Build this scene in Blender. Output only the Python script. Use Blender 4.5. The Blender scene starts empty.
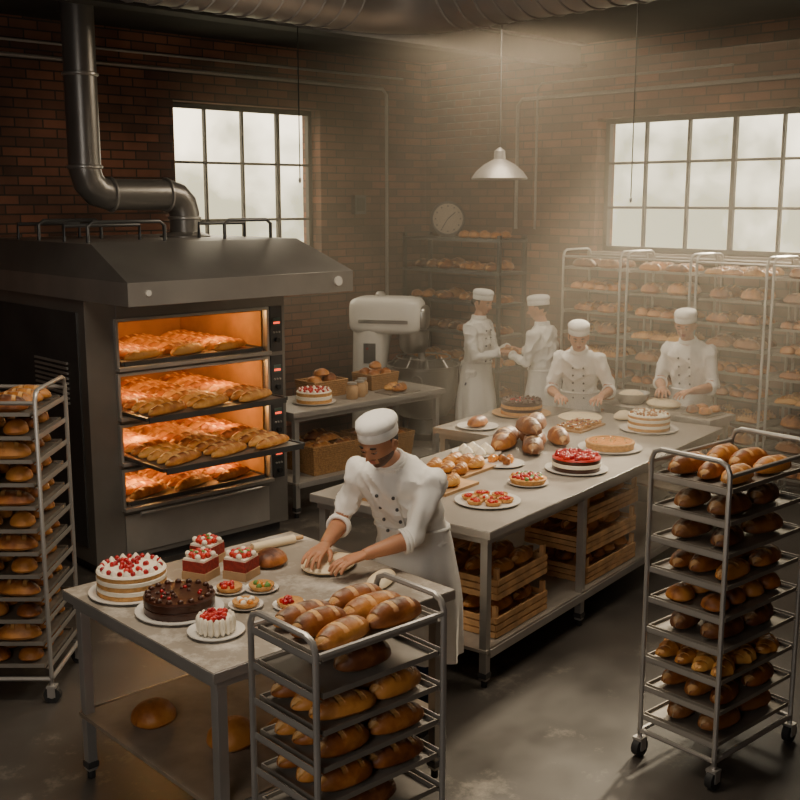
import bpy, math, random
from math import sin, cos, pi, radians
from mathutils import Vector, Matrix, noise
random.seed(7)
def U(a,b): return a+(b-a)*random.random()
V=Vector
# ------------------------------------------------------------------ materials
MATS={}
def base(name):
    m=bpy.data.materials.new(name); m.use_nodes=True; MATS[name]=m
    nt=m.node_tree; return m,nt.nodes,nt.links,nt.nodes['Principled BSDF']
def ramp(N,c0,c1,p0=.3,p1=.7):
    r=N.new('ShaderNodeValToRGB'); e=r.color_ramp.elements
    e[0].position=p0;e[1].position=p1;e[0].color=(*c0,1);e[1].color=(*c1,1); return r
def mk(name,col,rough=.5,metal=0.,var=.12,vs=8.,bump=0.,bs=60.,emit=0,sss=0):
    m,N,L,b=base(name)
    b.inputs['Roughness'].default_value=rough; b.inputs['Metallic'].default_value=metal
    tc=N.new('ShaderNodeTexCoord'); n=N.new('ShaderNodeTexNoise')
    n.inputs['Scale'].default_value=vs; n.inputs['Detail'].default_value=4
    L.new(tc.outputs['Object'],n.inputs['Vector'])
    r=ramp(N,[min(1,c*(1-var)) for c in col],[min(1,c*(1+var)) for c in col])
    L.new(n.outputs['Fac'],r.inputs['Fac']); L.new(r.outputs['Color'],b.inputs['Base Color'])
    if bump:
        n2=N.new('ShaderNodeTexNoise'); n2.inputs['Scale'].default_value=bs; n2.inputs['Detail'].default_value=3
        L.new(tc.outputs['Object'],n2.inputs['Vector'])
        bp=N.new('ShaderNodeBump'); bp.inputs['Strength'].default_value=bump; bp.inputs['Distance'].default_value=.01
        L.new(n2.outputs['Fac'],bp.inputs['Height']); L.new(bp.outputs['Normal'],b.inputs['Normal'])
    if emit:
        b.inputs['Emission Color'].default_value=(*col,1); b.inputs['Emission Strength'].default_value=emit
    if sss:
        b.inputs['Subsurface Weight'].default_value=sss; b.inputs['Subsurface Scale'].default_value=.02
    return m
def mth(N,L,op,a,b=None,clamp=False):
    n=N.new('ShaderNodeMath'); n.operation=op; n.use_clamp=clamp
    for i,x in enumerate((a,b)):
        if x is None: continue
        if isinstance(x,(int,float)): n.inputs[i].default_value=x
        else: L.new(x,n.inputs[i])
    return n.outputs[0]
def bread(name,k,a,dark,mid,lite,flour=0.,slash=(.72,.38,.12)):
    m,N,L,b=base(name); b.inputs['Roughness'].default_value=.5
    at=N.new('ShaderNodeAttribute'); at.attribute_name='Col'
    sp=N.new('ShaderNodeSeparateColor'); L.new(at.outputs['Color'],sp.inputs[0])
    tc=N.new('ShaderNodeTexCoord'); n=N.new('ShaderNodeTexNoise'); n.inputs['Scale'].default_value=16; n.inputs['Detail'].default_value=5
    L.new(tc.outputs['Object'],n.inputs['Vector'])
    w=mth(N,L,'SUBTRACT',1.0,mth(N,L,'ABSOLUTE',mth(N,L,'MULTIPLY',mth(N,L,'SUBTRACT',sp.outputs[1],.5),2.0)))
    tone=mth(N,L,'ADD',mth(N,L,'MULTIPLY',n.outputs['Fac'],.9),mth(N,L,'MULTIPLY',mth(N,L,'SUBTRACT',sp.outputs[2],.5),.5))
    tone=mth(N,L,'SUBTRACT',mth(N,L,'ADD',tone,.18),mth(N,L,'MULTIPLY',w,.35))
    r=N.new('ShaderNodeValToRGB'); e=r.color_ramp.elements
    e[0].position=.12;e[0].color=(*dark,1);e[1].position=.75;e[1].color=(*lite,1)
    q=e.new(.45); q.color=(*mid,1)
    L.new(tone,r.inputs['Fac']); col=r.outputs['Color']; hgt=n.outputs['Fac']
    if k:
        ph=mth(N,L,'ADD',mth(N,L,'MULTIPLY',sp.outputs[0],k*2*pi),mth(N,L,'MULTIPLY',sp.outputs[1],a))
        s=mth(N,L,'SINE',ph); msk=mth(N,L,'MULTIPLY',mth(N,L,'SUBTRACT',s,.5),3.5,True)
        tm=mth(N,L,'MULTIPLY',mth(N,L,'SUBTRACT',w,.2),3.0,True); msk=mth(N,L,'MULTIPLY',msk,tm)
        mx=N.new('ShaderNodeMix'); mx.data_type='RGBA'
        L.new(mth(N,L,'MULTIPLY',msk,.85),mx.inputs[0]); L.new(col,mx.inputs[6]); mx.inputs[7].default_value=(*slash,1)
        col=mx.outputs[2]; hgt=mth(N,L,'SUBTRACT',hgt,mth(N,L,'MULTIPLY',msk,1.0))
    if flour:
        n3=N.new('ShaderNodeTexNoise'); n3.inputs['Scale'].default_value=35; n3.inputs['Detail'].default_value=6
        L.new(tc.outputs['Object'],n3.inputs['Vector'])
        fm=mth(N,L,'MULTIPLY',mth(N,L,'SUBTRACT',mth(N,L,'MULTIPLY',n3.outputs['Fac'],mth(N,L,'ADD',w,.4)),.48),flour*4,True)
        mx=N.new('ShaderNodeMix'); mx.data_type='RGBA'; L.new(fm,mx.inputs[0]); L.new(col,mx.inputs[6]); mx.inputs[7].default_value=(.66,.54,.38,1); col=mx.outputs[2]
    L.new(col,b.inputs['Base Color'])
    bp=N.new('ShaderNodeBump'); bp.inputs['Strength'].default_value=.8; bp.inputs['Distance'].default_value=.01
    L.new(hgt,bp.inputs['Height']); L.new(bp.outputs['Normal'],b.inputs['Normal'])
D1=(.075,.018,.005);M1=(.28,.085,.014);L1=(.54,.22,.045)
bread('baguette_crust',4,2.2,(.20,.05,.008),(.50,.18,.028),(.74,.36,.08),0,(.85,.5,.17))
bread('loaf_crust',3,1.6,D1,M1,L1,.3)
bread('bun_crust',0,0,D1,(.36,.115,.018),L1)
bread('rye_crust',2.5,1.2,(.04,.011,.004),(.14,.043,.012),(.30,.115,.03),.5,(.5,.26,.1))
bread('pastry_crust',7,.3,(.13,.034,.006),(.45,.165,.026),(.68,.35,.08))
mk('steel',(.50,.475,.44),.34,.65,.12,3)
mk('steel_bowl',(.36,.34,.31),.28,.85,.1,3)
mk('steel_dark',(.10,.10,.10),.42,.6,.2,3)
mk('steel_oven',(.27,.255,.235),.34,.6,.15,2)
mk('steel_hood',(.40,.38,.35),.32,.6,.15,2)
mk('rack_metal',(.42,.395,.36),.36,.55,.1,5)
mk('tray_metal',(.32,.29,.25),.42,.6,.2,6)
mk('duct_metal',(.34,.32,.295),.42,.55,.15,2)
mk('white_enamel',(.80,.76,.68),.25,0,.03,3)
mk('cotton',(.84,.81,.75),.85,0,.04,6,.35,14)
mk('apron_cotton',(.80,.77,.71),.88,0,.05,6,.35,12)
mk('navy_cloth',(.025,.04,.10),.85,0,.1,8)
mk('skin',(.48,.22,.115),.5,0,.08,12,.1,80,sss=.08)
mk('skin_fair',(.56,.28,.16),.5,0,.08,12,.1,80,sss=.08)
mk('stubble',(.12,.06,.035),.6,0,.25,90)
mk('lips',(.40,.12,.08),.45,0,.05,20)
mk('hair_dark',(.02,.013,.009),.6,0,.4,40,.5,120)
mk('eye_white',(.7,.66,.6),.2); mk('eye_iris',(.05,.025,.012),.15)
mk('rubber',(.02,.02,.02),.6); mk('black_leather',(.02,.018,.017),.4)
mk('porcelain',(.70,.67,.61),.2,0,.02,5)
mk('cream',(.86,.78,.62),.45,0,.05,20,.2,40)
mk('sponge',(.56,.29,.09),.8,0,.2,50,.4,90)
mk('chocolate',(.05,.016,.008),.3,0,.25,20,.15,30)
mk('berry_red',(.36,.008,.012),.22,0,.35,30)
mk('strawberry',(.54,.03,.018),.3,0,.2,60,.3,150)
mk('leaf_green',(.12,.26,.05),.5,0,.2,30)
mk('glaze_orange',(.7,.27,.05),.2,0,.3,30)
mk('red_velvet',(.26,.022,.012),.7,0,.3,50,.3,90)
mk('dough',(.80,.66,.44),.65,0,.06,14,.15,30)
mk('wood_crate',(.58,.33,.145),.65,0,.3,9,.2,40)
mk('wood_board',(.46,.27,.12),.55,0,.25,10,.1,40)
mk('shelf_board',(.28,.215,.155),.6,0,.25,6,.1,40)
mk('wicker',(.36,.19,.07),.7,0,.35,60,.5,80)
mk('kraft_paper',(.46,.29,.15),.8,0,.1,20)
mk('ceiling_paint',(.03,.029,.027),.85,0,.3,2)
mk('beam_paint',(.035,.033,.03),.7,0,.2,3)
mk('iron_frame',(.05,.048,.045),.5,.4,.1,5)
mk('plaster_sill',(.30,.25,.2),.8,0,.15,5)
mk('firebrick',(.40,.20,.07),.85,0,.2,5,.3,20)
mk('heat_glow',(1.0,.50,.12),.5,0,.02,5,emit=10)
mk('lamp_red',(1,.08,.03),.5,0,0,5,emit=2)
mk('lamp_white',(1,.9,.7),.5,0,0,5,emit=1.5)
mk('display_green',(.1,.14,.12),.3,0,.1,5)
mk('clock_face',(.36,.29,.21),.5,0,.06,5)
mk('copper',(.25,.11,.06),.35,.7,.1,5)
mk('nuts',(.42,.2,.07),.6,0,.4,40)
def brick(name):
    m,N,L,b=base(name); b.inputs['Roughness'].default_value=.85
    tc=N.new('ShaderNodeTexCoord'); sp=N.new('ShaderNodeSeparateXYZ'); cb=N.new('ShaderNodeCombineXYZ')
    L.new(tc.outputs['Object'],sp.inputs[0]); L.new(mth(N,L,'ADD',sp.outputs[0],sp.outputs[1]),cb.inputs[0]); L.new(sp.outputs[2],cb.inputs[1])
    t=N.new('ShaderNodeTexBrick'); t.inputs['Scale'].default_value=1; t.inputs['Brick Width'].default_value=.25
    t.inputs['Row Height'].default_value=.080; t.inputs['Mortar Size'].default_value=.007; t.inputs['Bias'].default_value=-.05
    t.inputs['Color1'].default_value=(.25,.105,.06,1); t.inputs['Color2'].default_value=(.10,.05,.034,1); t.inputs['Mortar'].default_value=(.05,.039,.031,1)
    L.new(cb.outputs[0],t.inputs['Vector'])
    n=N.new('ShaderNodeTexNoise'); n.inputs['Scale'].default_value=1.2; n.inputs['Detail'].default_value=6; L.new(tc.outputs['Object'],n.inputs['Vector'])
    r=ramp(N,(.4,.4,.4),(1.3,1.25,1.2),.3,.7); L.new(n.outputs['Fac'],r.inputs['Fac'])
    mx=N.new('ShaderNodeMix'); mx.data_type='RGBA'; mx.blend_type='MULTIPLY'; mx.inputs[0].default_value=1
    L.new(t.outputs['Color'],mx.inputs[6]); L.new(r.outputs['Color'],mx.inputs[7]); L.new(mx.outputs[2],b.inputs['Base Color'])
    bp=N.new('ShaderNodeBump'); bp.inputs['Strength'].default_value=.7; bp.inputs['Distance'].default_value=.012; bp.invert=True
    L.new(t.outputs['Fac'],bp.inputs['Height']); L.new(bp.outputs['Normal'],b.inputs['Normal'])
brick('brick')
def dusty(name,c0,c1,fl,s1,s2,th,gain,r0,r1,mt=0):
    m,N,L,b=base(name); b.inputs['Metallic'].default_value=mt
    tc=N.new('ShaderNodeTexCoord')
    n=N.new('ShaderNodeTexNoise'); n.inputs['Scale'].default_value=s1; n.inputs['Detail'].default_value=8; n.inputs['Roughness'].default_value=.65
    L.new(tc.outputs['Object'],n.inputs['Vector'])
    r=ramp(N,c0,c1,.3,.72); L.new(n.outputs['Fac'],r.inputs['Fac'])
    n2=N.new('ShaderNodeTexNoise'); n2.inputs['Scale'].default_value=s2; n2.inputs['Detail'].default_value=9; n2.inputs['Roughness'].default_value=.75
    L.new(tc.outputs['Object'],n2.inputs['Vector'])
    fm=mth(N,L,'MULTIPLY',mth(N,L,'SUBTRACT',n2.outputs['Fac'],th),gain,True)
    mx=N.new('ShaderNodeMix'); mx.data_type='RGBA'; L.new(mth(N,L,'MULTIPLY',fm,.75),mx.inputs[0]); L.new(r.outputs['Color'],mx.inputs[6]); mx.inputs[7].default_value=(*fl,1)
    L.new(mx.outputs[2],b.inputs['Base Color'])
    rr=ramp(N,(r0,)*3,(r1,)*3,.3,.7); L.new(n.outputs['Fac'],rr.inputs['Fac']); L.new(rr.outputs['Color'],b.inputs['Roughness'])
dusty('concrete',(.034,.029,.025),(.10,.088,.076),(.42,.37,.30),.9,1.7,.56,4.5,.26,.5)
dusty('floured_top',(.23,.195,.155),(.35,.305,.25),(.78,.72,.63),3,4,.49,5,.45,.6)
dusty('table_top',(.27,.24,.205),(.40,.36,.31),(.62,.57,.49),2.5,3,.56,3,.3,.45,.15)
# ------------------------------------------------------------------ mesh builder
class MB:
    def __init__(s): s.v=[];s.f=[];s.mi=[];s.c=[];s.mats=[];s.M=Matrix()
    def slot(s,m):
        if m not in s.mats: s.mats.append(m)
        return s.mats.index(m)
    def add(s,vs,fs,mat,cols=None):
        o=len(s.v);M=s.M; s.v+=[M@V(p) for p in vs]
        s.f+=[tuple(i+o for i in f) for f in fs]
        if isinstance(mat,str): s.mi+=[s.slot(mat)]*len(fs)
        else: s.mi+=[s.slot(x) for x in mat]
        s.c+= cols if cols else [(.5,.5,.5,1)]*len(vs)
    def rings(s,R,mat,cap=True,cols=None,close=False):
        n=len(R[0]); vs=[p for r in R for p in r]; fs=[]
        K=len(R)
        for i in range(K if close else K-1):
            j=(i+1)%K
            for k in range(n):
                fs.append((i*n+k,i*n+(k+1)%n,j*n+(k+1)%n,j*n+k))
        if cap and not close: fs.append(tuple(reversed(range(n)))); fs.append(tuple((K-1)*n+k for k in range(n)))
        s.add(vs,fs,mat,cols)
    def box(s,c,d,mat,rz=0):
        x,y,z=d[0]/2,d[1]/2,d[2]/2; C,S=cos(rz),sin(rz); vs=[]
        for a,b_,e in ((-1,-1,-1),(1,-1,-1),(1,1,-1),(-1,1,-1),(-1,-1,1),(1,-1,1),(1,1,1),(-1,1,1)):
            p,q=a*x,b_*y; vs.append((c[0]+p*C-q*S,c[1]+p*S+q*C,c[2]+e*z))
        s.add(vs,[(3,2,1,0),(4,5,6,7),(0,1,5,4),(1,2,6,5),(2,3,7,6),(3,0,4,7)],mat)
    def bx(s,x0,x1,y0,y1,z0,z1,mat): s.box(((x0+x1)/2,(y0+y1)/2,(z0+z1)/2),(x1-x0,y1-y0,z1-z0),mat)
    def tube(s,pts,r,mat,n=8,cap=True,close=False):
        pts=[V(p) for p in pts]; K=len(pts); rr=r if isinstance(r,(list,tuple)) else [r]*K
        R=[];nrm=None
        for i,p in enumerate(pts):
            if close: t=pts[(i+1)%K]-pts[i-1]
            else: t=pts[min(i+1,K-1)]-pts[max(i-1,0)]
            t.normalize()
            if nrm is None:
                nrm=V((0,0,1)) if abs(t.z)<.9 else V((1,0,0))
            nrm=(nrm-t*nrm.dot(t)).normalized(); bn=t.cross(nrm)
            R.append([p+(nrm*cos(2*pi*k/n)+bn*sin(2*pi*k/n))*rr[i] for k in range(n)])
        s.rings(R,mat,cap,None,close)
    def cyl(s,a,b,r,mat,n=14,r1=None): s.tube([a,b],[r,r if r1 is None else r1],mat,n)
    def torus(s,c,R,r,mat,n=28,m=8,ax='Z',sy=1):
        P=[]
        for k in range(n):
            a=2*pi*k/n
            q=(R*cos(a),R*sy*sin(a),0) if ax=='Z' else ((0,R*cos(a),R*sin(a)) if ax=='X' else (R*cos(a),0,R*sin(a)))
            P.append(V(c)+V(q))
        s.tube(P,r,mat,m,False,True)
    def lathe(s,prof,c,mat,n=28,sx=1,sy=1):
        R=[[ (c[0]+r*sx*cos(2*pi*k/n),c[1]+r*sy*sin(2*pi*k/n),c[2]+z) for k in range(n)] for r,z in prof]
        s.rings(R,mat)
    def ball(s,c,d,mat,n=12,m=8,e=1.,rz=0):
        f=lambda x:math.copysign(abs(x)**e,x); R=[]
        for i in range(m+1):
            p=-pi/2+pi*i/m; p=max(-pi/2+.02,min(pi/2-.02,p)); ring=[]
            for k in range(n):
                a=2*pi*k/n; x=d[0]*f(cos(p))*f(cos(a)); y=d[1]*f(cos(p))*f(sin(a))
                ring.append((c[0]+x*cos(rz)-y*sin(rz),c[1]+x*sin(rz)+y*cos(rz),c[2]+d[2]*f(sin(p))))
            R.append(ring)
        s.rings(R,mat)
    def loaf(s,x,y,z,L,W,H,yaw,mat,n=12,m=10,bend=0,ridge=0,p=2.4):
        R=[];cols=[];rnd=random.random();C,S=cos(yaw),sin(yaw)
        for i in range(n+1):
            t=-cos(pi*i/n); t=max(-.995,min(.995,t)); rr=(1-abs(t)**p)**.5
            if ridge: rr*=1+.14*sin(t*ridge)
            ring=[]
            for k in range(m):
                a=2*pi*k/m; ca,sa=cos(a),sin(a)
                py=W/2*rr*ca; px=L/2*t; pz=H*(.28+.72*rr*sa) if sa>0 else H*.28*(1+rr*sa)
                py+=bend*(t*t)
                ring.append((x+px*C-py*S,y+px*S+py*C,z+pz))
                w=.5+.5*ca if sa>-.01 else (1. if ca>0 else 0.)
                cols.append((t*.5+.5,w,rnd,1))
            R.append(ring)
        s.rings(R,mat,True,cols)
    def build(s,name,loc=(0,0,0),rz=0,bevel=0,parent=None):
        me=bpy.data.meshes.new(name); me.from_pydata([tuple(p) for p in s.v],[],s.f)
        for m in s.mats: me.materials.append(MATS[m])
        me.polygons.foreach_set('material_index',s.mi); me.polygons.foreach_set('use_smooth',[True]*len(s.f))
        ca=me.color_attributes.new('Col','FLOAT_COLOR','POINT'); ca.data.foreach_set('color',[x for c in s.c for x in c])
        me.update(); me.set_sharp_from_angle(angle=radians(42))
        o=bpy.data.objects.new(name,me); bpy.context.scene.collection.objects.link(o)
        o.location=loc; o.rotation_euler=(0,0,rz)
        if parent: o.parent=parent
        if bevel:
            b=o.modifiers.new('bevel','BEVEL'); b.width=bevel; b.segments=2; b.limit_method='ANGLE'
        return o
def remesh(mb,vox,sm):
    o=mb.build('tmp'); md=o.modifiers.new('r','REMESH'); md.mode='VOXEL'; md.voxel_size=vox
    if sm: q=o.modifiers.new('s','SMOOTH'); q.iterations=sm; q.factor=.5
    bpy.context.view_layer.update(); dg=bpy.context.evaluated_depsgraph_get(); e=o.evaluated_get(dg); me=e.to_mesh()
    vs=[v.co.copy() for v in me.vertices]; fs=[tuple(p.vertices) for p in me.polygons]; ns=[v.normal.copy() for v in me.vertices]
    e.to_mesh_clear(); bpy.data.objects.remove(o,do_unlink=True); return vs,fs,ns
# ------------------------------------------------------------------ room shell
XW,YW,ZC=8.9,9.05,4.1; X0=Y0=-1.8; T=.3
b=MB(); b.bx(X0-T,XW+T,Y0-T,YW+T,-.1,0,'concrete'); b.build('floor')
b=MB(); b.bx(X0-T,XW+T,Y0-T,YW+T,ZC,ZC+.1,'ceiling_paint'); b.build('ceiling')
wy0,wy1,wz0,wz1=3.85,6.66,2.10,3.38   # right wall window (plane x=XW)
b=MB(); b.bx(XW,XW+T,Y0-T,wy0,0,ZC,'brick'); b.bx(XW,XW+T,wy1,YW+T,0,ZC,'brick'); b.bx(XW,XW+T,wy0,wy1,0,wz0,'brick'); b.bx(XW,XW+T,wy0,wy1,wz1,ZC,'brick'); b.build('wall_right')
ux0,ux1,uz0,uz1=5.61,7.36,1.85,3.51
b=MB(); b.bx(X0-T,ux0,YW,YW+T,0,ZC,'brick'); b.bx(ux1,XW,YW,YW+T,0,ZC,'brick'); b.bx(ux0,ux1,YW,YW+T,0,uz0,'brick'); b.bx(ux0,ux1,YW,YW+T,uz1,ZC,'brick'); b.build('wall_left')
b=MB(); b.bx(X0-T,X0,Y0-T,YW,0,ZC,'brick'); b.build('wall_rear')
b=MB(); b.bx(X0,XW,Y0-T,Y0,0,ZC,'brick'); b.build('wall_near')
def window(name,ax,a0,a1,z0,z1,pl,nc,nr):
    b=MB()
    def B(p0,p1,q0,q1,d=.05):
        if ax=='Y': b.bx(pl,pl+d,p0,p1,q0,q1,'iron_frame')
        else: b.bx(p0,p1,pl,pl+d,q0,q1,'iron_frame')
    B(a0,a0+.05,z0,z1);B(a1-.05,a1,z0,z1);B(a0+.05,a1-.05,z0,z0+.05);B(a0+.05,a1-.05,z1-.05,z1)
    for i in range(1,nc):
        a=a0+(a1-a0)*i/nc; w=.02 if i%3==0 else .012; B(a-w,a+w,z0+.05,z1-.05,.04)
    for i in range(1,nr):
        z=z0+(z1-z0)*i/nr
        for j in range(nc): B(a0+(a1-a0)*j/nc+.02,a0+(a1-a0)*(j+1)/nc-.02,z-.012,z+.012,.035)
    b.build(name)
    s=MB()
    if ax=='Y': s.bx(XW-.05,XW+.16,a0-.04,a1+.04,z0-.05,z0,'plaster_sill')
    else: s.bx(a0-.04,a1+.04,YW-.05,YW+.16,z0-.05,z0,'plaster_sill')
    s.build('trim_'+name[-1])
window('window_1','Y',wy0,wy1,wz0,wz1,XW+.14,6,3)
window('window_2','X',ux0,ux1,uz0,uz1,YW+.14,4,3)
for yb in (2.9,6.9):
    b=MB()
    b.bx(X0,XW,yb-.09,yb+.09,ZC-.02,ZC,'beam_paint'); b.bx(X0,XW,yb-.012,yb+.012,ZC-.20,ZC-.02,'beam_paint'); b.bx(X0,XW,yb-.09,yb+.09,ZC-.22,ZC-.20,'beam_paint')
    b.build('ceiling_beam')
# spiral duct
b=MB(); pts=[]
ZD=3.79
pts.append(V((-1.7,4.88,ZD)))
for i in range(9):
    a=pi/2*(i/8); pts.append(V((4.2+.42*sin(a),4.46+.42*cos(a),ZD)))
pts.append(V((4.62,-1.7,ZD)))
b.tube(pts,.25,'duct_metal',28)
x=-1.6
while x<4.2:
    b.torus((x,4.88,ZD),.250,.008,'duct_metal',28,6,'X'); x+=.13
y=4.4
while y>-1.6:
    b.torus((4.62,y,ZD),.250,.008,'duct_metal',28,6,'Y'); y-=.13
for p in ((0,4.88),(2.2,4.88),(4.62,3),(4.62,.8)):
    b.cyl((p[0],p[1],ZD+.2),(p[0],p[1],ZC),.008,'iron_frame',6)
b.build('ventilation_duct')
b=MB(); b.tube([(-1.5,YW-.04,3.78),(8.2,YW-.04,3.78),(8.26,YW-.04,3.72),(8.26,YW-.04,1.5)],.018,'duct_metal',8)
b.tube([(-1.5,YW-.04,3.9),(8.5,YW-.04,3.9)],.012,'duct_metal',8); b.build('conduit_pipe')
b=MB(); b.tube([(XW-.03,2.,3.62),(XW-.03,7.6,3.62),(XW-.03,7.66,3.56),(XW-.03,7.66,2.3)],.018,'duct_metal',8)
b.tube([(XW-.03,5.2,3.76),(XW-.03,7.35,3.76),(XW-.03,7.4,3.7),(XW-.03,7.4,2.3)],.012,'duct_metal',8); b.build('conduit_pipe')
# ------------------------------------------------------------------ oven
b=MB()
ox0,ox1,oy0,oy1=3.44,5.11,6.75,8.4; ia,ib=3.67,4.92
S='steel_oven'
b.bx(ox0,ia,oy0,oy1,.08,1.95,S); b.bx(ib,ox1,oy0,oy1,.08,1.95,S); b.bx(ia,ib,7.95,oy1,.08,1.95,S)
b.bx(ox0+.04,ox1-.04,oy0+.06,oy1,0,.08,'steel_dark')
decks=[(.46,.72),(.79,1.04),(1.11,1.40),(1.46,1.78)]
zs=[.08]+[z for d in decks for z in d]+[1.95]
for i in range(0,len(zs),2): b.bx(ia,ib,oy0-(.01 if i else 0),7.95,zs[i],zs[i+1],S)
for d in decks:
    z0,z1=d
    b.bx(ia,ia+.012,oy0+.03,7.94,z0,z1,'firebrick'); b.bx(ib-.012,ib,oy0+.03,7.94,z0,z1,'firebrick')
    b.bx(ia,ib,7.93,7.95,z0,z1,'firebrick'); b.bx(ia,ib,oy0+.03,7.93,z1-.012,z1,'firebrick'); b.bx(ia,ib,oy0+.03,7.93,z0,z0+.012,'firebrick')
    for yy in (7.35,7.75): b.cyl((ia+.03,yy,z1-.03),(ib-.03,yy,z1-.03),.008,'heat_glow',8)
    b.bx(ia-.02,ib+.02,oy0-.03,oy0,z1,z1+.02,'steel'); b.bx(ia-.02,ia,oy0-.03,oy0,z0,z1,'steel'); b.bx(ib,ib+.02,oy0-.03,oy0,z0,z1,'steel')
    b.bx(ia-.02,ib+.02,oy0-.06,oy0,z0-.02,z0+.005,'steel')
b.bx(ia,ib,oy0-.012,oy0-.002,.12,.40,'steel'); b.cyl((ia+.1,oy0-.05,.41),(ib-.1,oy0-.05,.41),.012,'steel')
for z0,z1 in decks:
    zm=(z0+z1)/2
    b.bx(4.965,5.075,oy0-.012,oy0,z0-.01,z1+.02,'steel_dark'); b.bx(4.985,5.055,oy0-.018,oy0-.012,zm+.03,zm+.09,'display_green')
    b.bx(4.99,5.05,oy0-.0195,oy0-.018,zm+.045,zm+.06,'lamp_red')
    for k in range(3): b.cyl((4.995+.025*k,oy0-.012,zm-.02),(4.995+.025*k,oy0-.022,zm-.02),.008,'steel',8)
    b.cyl((5.02,oy0-.012,zm-.08),(5.02,oy0-.04,zm-.08),.02,'rubber',12)
b.bx(ox0-.012,ox0,oy0+.1,oy1-.1,.2,1.85,'steel_dark')
for k in range(9): b.bx(ox0-.025,ox0-.012,oy0+.25,oy0+.75,1.2+.035*k,1.215+.035*k,'steel')
lo=[(3.42,6.12),(5.27,6.12),(5.27,8.42),(3.42,8.42)]; hi=[(3.5,6.72),(5.22,6.72),(5.22,8.4),(3.5,8.4)]
b.rings([[(x,y,1.94) for x,y in lo],[(x,y,2.09) for x,y in lo]],'steel_hood')
b.rings([[(x,y,2.09) for x,y in lo],[(x,y,2.31) for x,y in hi]],'steel_oven')
b.rings([[(x,y,1.92) for x,y in [(3.6,6.3),(5.12,6.3),(5.12,8.3),(3.6,8.3)]],[(x,y,1.94) for x,y in [(3.5,6.2),(5.2,6.2),(5.2,8.4),(3.5,8.4)]]],'steel_dark')
b.cyl((5.12,6.118,2.02),(5.12,6.10,2.02),.035,'porcelain',18); b.cyl((3.56,6.118,2.02),(3.56,6.105,2.02),.02,'porcelain',14)
for xa,xb,ya in ((3.6,4.2,6.95),(4.75,5.18,7.0),(3.6,4.1,7.7)):
    b.tube([(xa,ya,2.31),(xa,ya,2.42),(xa+.04,ya,2.45),(xb-.04,ya,2.45),(xb,ya,2.42),(xb,ya,2.31)],.014,'steel_dark')
    b.tube([(xa,ya+.35,2.31),(xa,ya+.35,2.42),(xb,ya+.35,2.42),(xb,ya+.35,2.31)],.014,'steel_dark')
fl=[(4.78,7.6,2.28),(4.78,7.6,2.5)]+[(4.64+.14*cos(a),7.6,2.5+.14*sin(a)) for a in (pi/6,pi/3,pi/2)]+[(4.12,7.6,2.64)]+[(4.12-.18*sin(a),7.6,2.82-.18*cos(a)) for a in (pi/6,pi/3,pi/2)]+[(3.94,7.6,4.08)]
b.tube(fl,.118,'steel_oven',22)
for p,ax in (((4.78,7.6,2.46),'Z'),((4.62,7.6,2.64),'X'),((4.14,7.6,2.64),'X'),((3.94,7.6,2.84),'Z'),((3.94,7.6,3.5),'Z')): b.torus(p,.12,.014,'steel',22,6,ax)
b.lathe([(.2,0),(.2,.02),(.13,.05)],(4.78,7.6,2.3),'steel_oven')
oven=b.build('bakery_deck_oven',bevel=.004)
for i,(z0,z1) in enumerate(decks):
    out=[.0,.50,.30,.0][i]; y0=6.75-out; b=MB(); zt=z0+.016
    b.bx(3.72,4.88,y0,7.8,zt,zt+.010,'tray_metal'); b.bx(3.72,4.88,y0-.012,y0,zt-.02,zt+.02,'steel_dark'); b.bx(3.70,3.72,y0,7.8,zt-.005,zt+.02,'steel_dark'); b.bx(4.88,4.90,y0,7.8,zt-.005,zt+.02,'steel_dark')
    yy=y0+.10; row=0
    while yy<7.72:
        for q in range(3):
            b.loaf(3.925+.375*q+U(-.010,.010),yy+U(-.006,.006),zt+.010,.385,.078,.080,U(-.04,.04)+.30,'baguette_crust',24,12,p=2.6)
        yy+=.112; row+=1
    b.build('baguette_tray_%d'%(i+1),parent=oven)
for i,(z0,z1) in enumerate(decks):
    for xx in (3.95,4.65):
        l=bpy.data.lights.new('oven_lamp','POINT'); l.energy=4.0; l.color=(1,.55,.18); l.shadow_soft_size=.03
        o=bpy.data.objects.new('oven_lamp',l); o.location=(xx,6.95,z1-.04); bpy.context.scene.collection.objects.link(o)
# ------------------------------------------------------------------ bread filling
def fill(b,kind,x0,x1,y0,y1,z,n=10,m=8):
    w,d=x1-x0,y1-y0
    spec={'batard':(.24,.105,.085,'loaf_crust'),'rye':(.25,.125,.095,'rye_crust'),'bun':(.135,.125,.075,'bun_crust'),'roll':(.115,.1,.065,'bun_crust'),
          'croissant':(.19,.09,.07,'pastry_crust'),'baguette':(.42,.08,.06,'baguette_crust'),'boule':(.2,.19,.11,'loaf_crust')}[kind]
    L,W,H,mt=spec; nx=max(1,int(w/(L*.99))); ny=max(1,int(d/(W*.99)))
    for i in range(nx):
        for j in range(ny):
            k=U(.93,1.08)
            b.loaf(x0+w*(i+.5)/nx+U(-.008,.008),y0+d*(j+.5)/ny+U(-.006,.006),z,L*k,W*k,H*U(.9,1.15),U(-.2,.2)+(.0 if kind!='croissant' else .3),mt,n,m,
              bend=(.035 if kind=='croissant' else 0),ridge=(13 if kind=='croissant' else 0))
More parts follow.
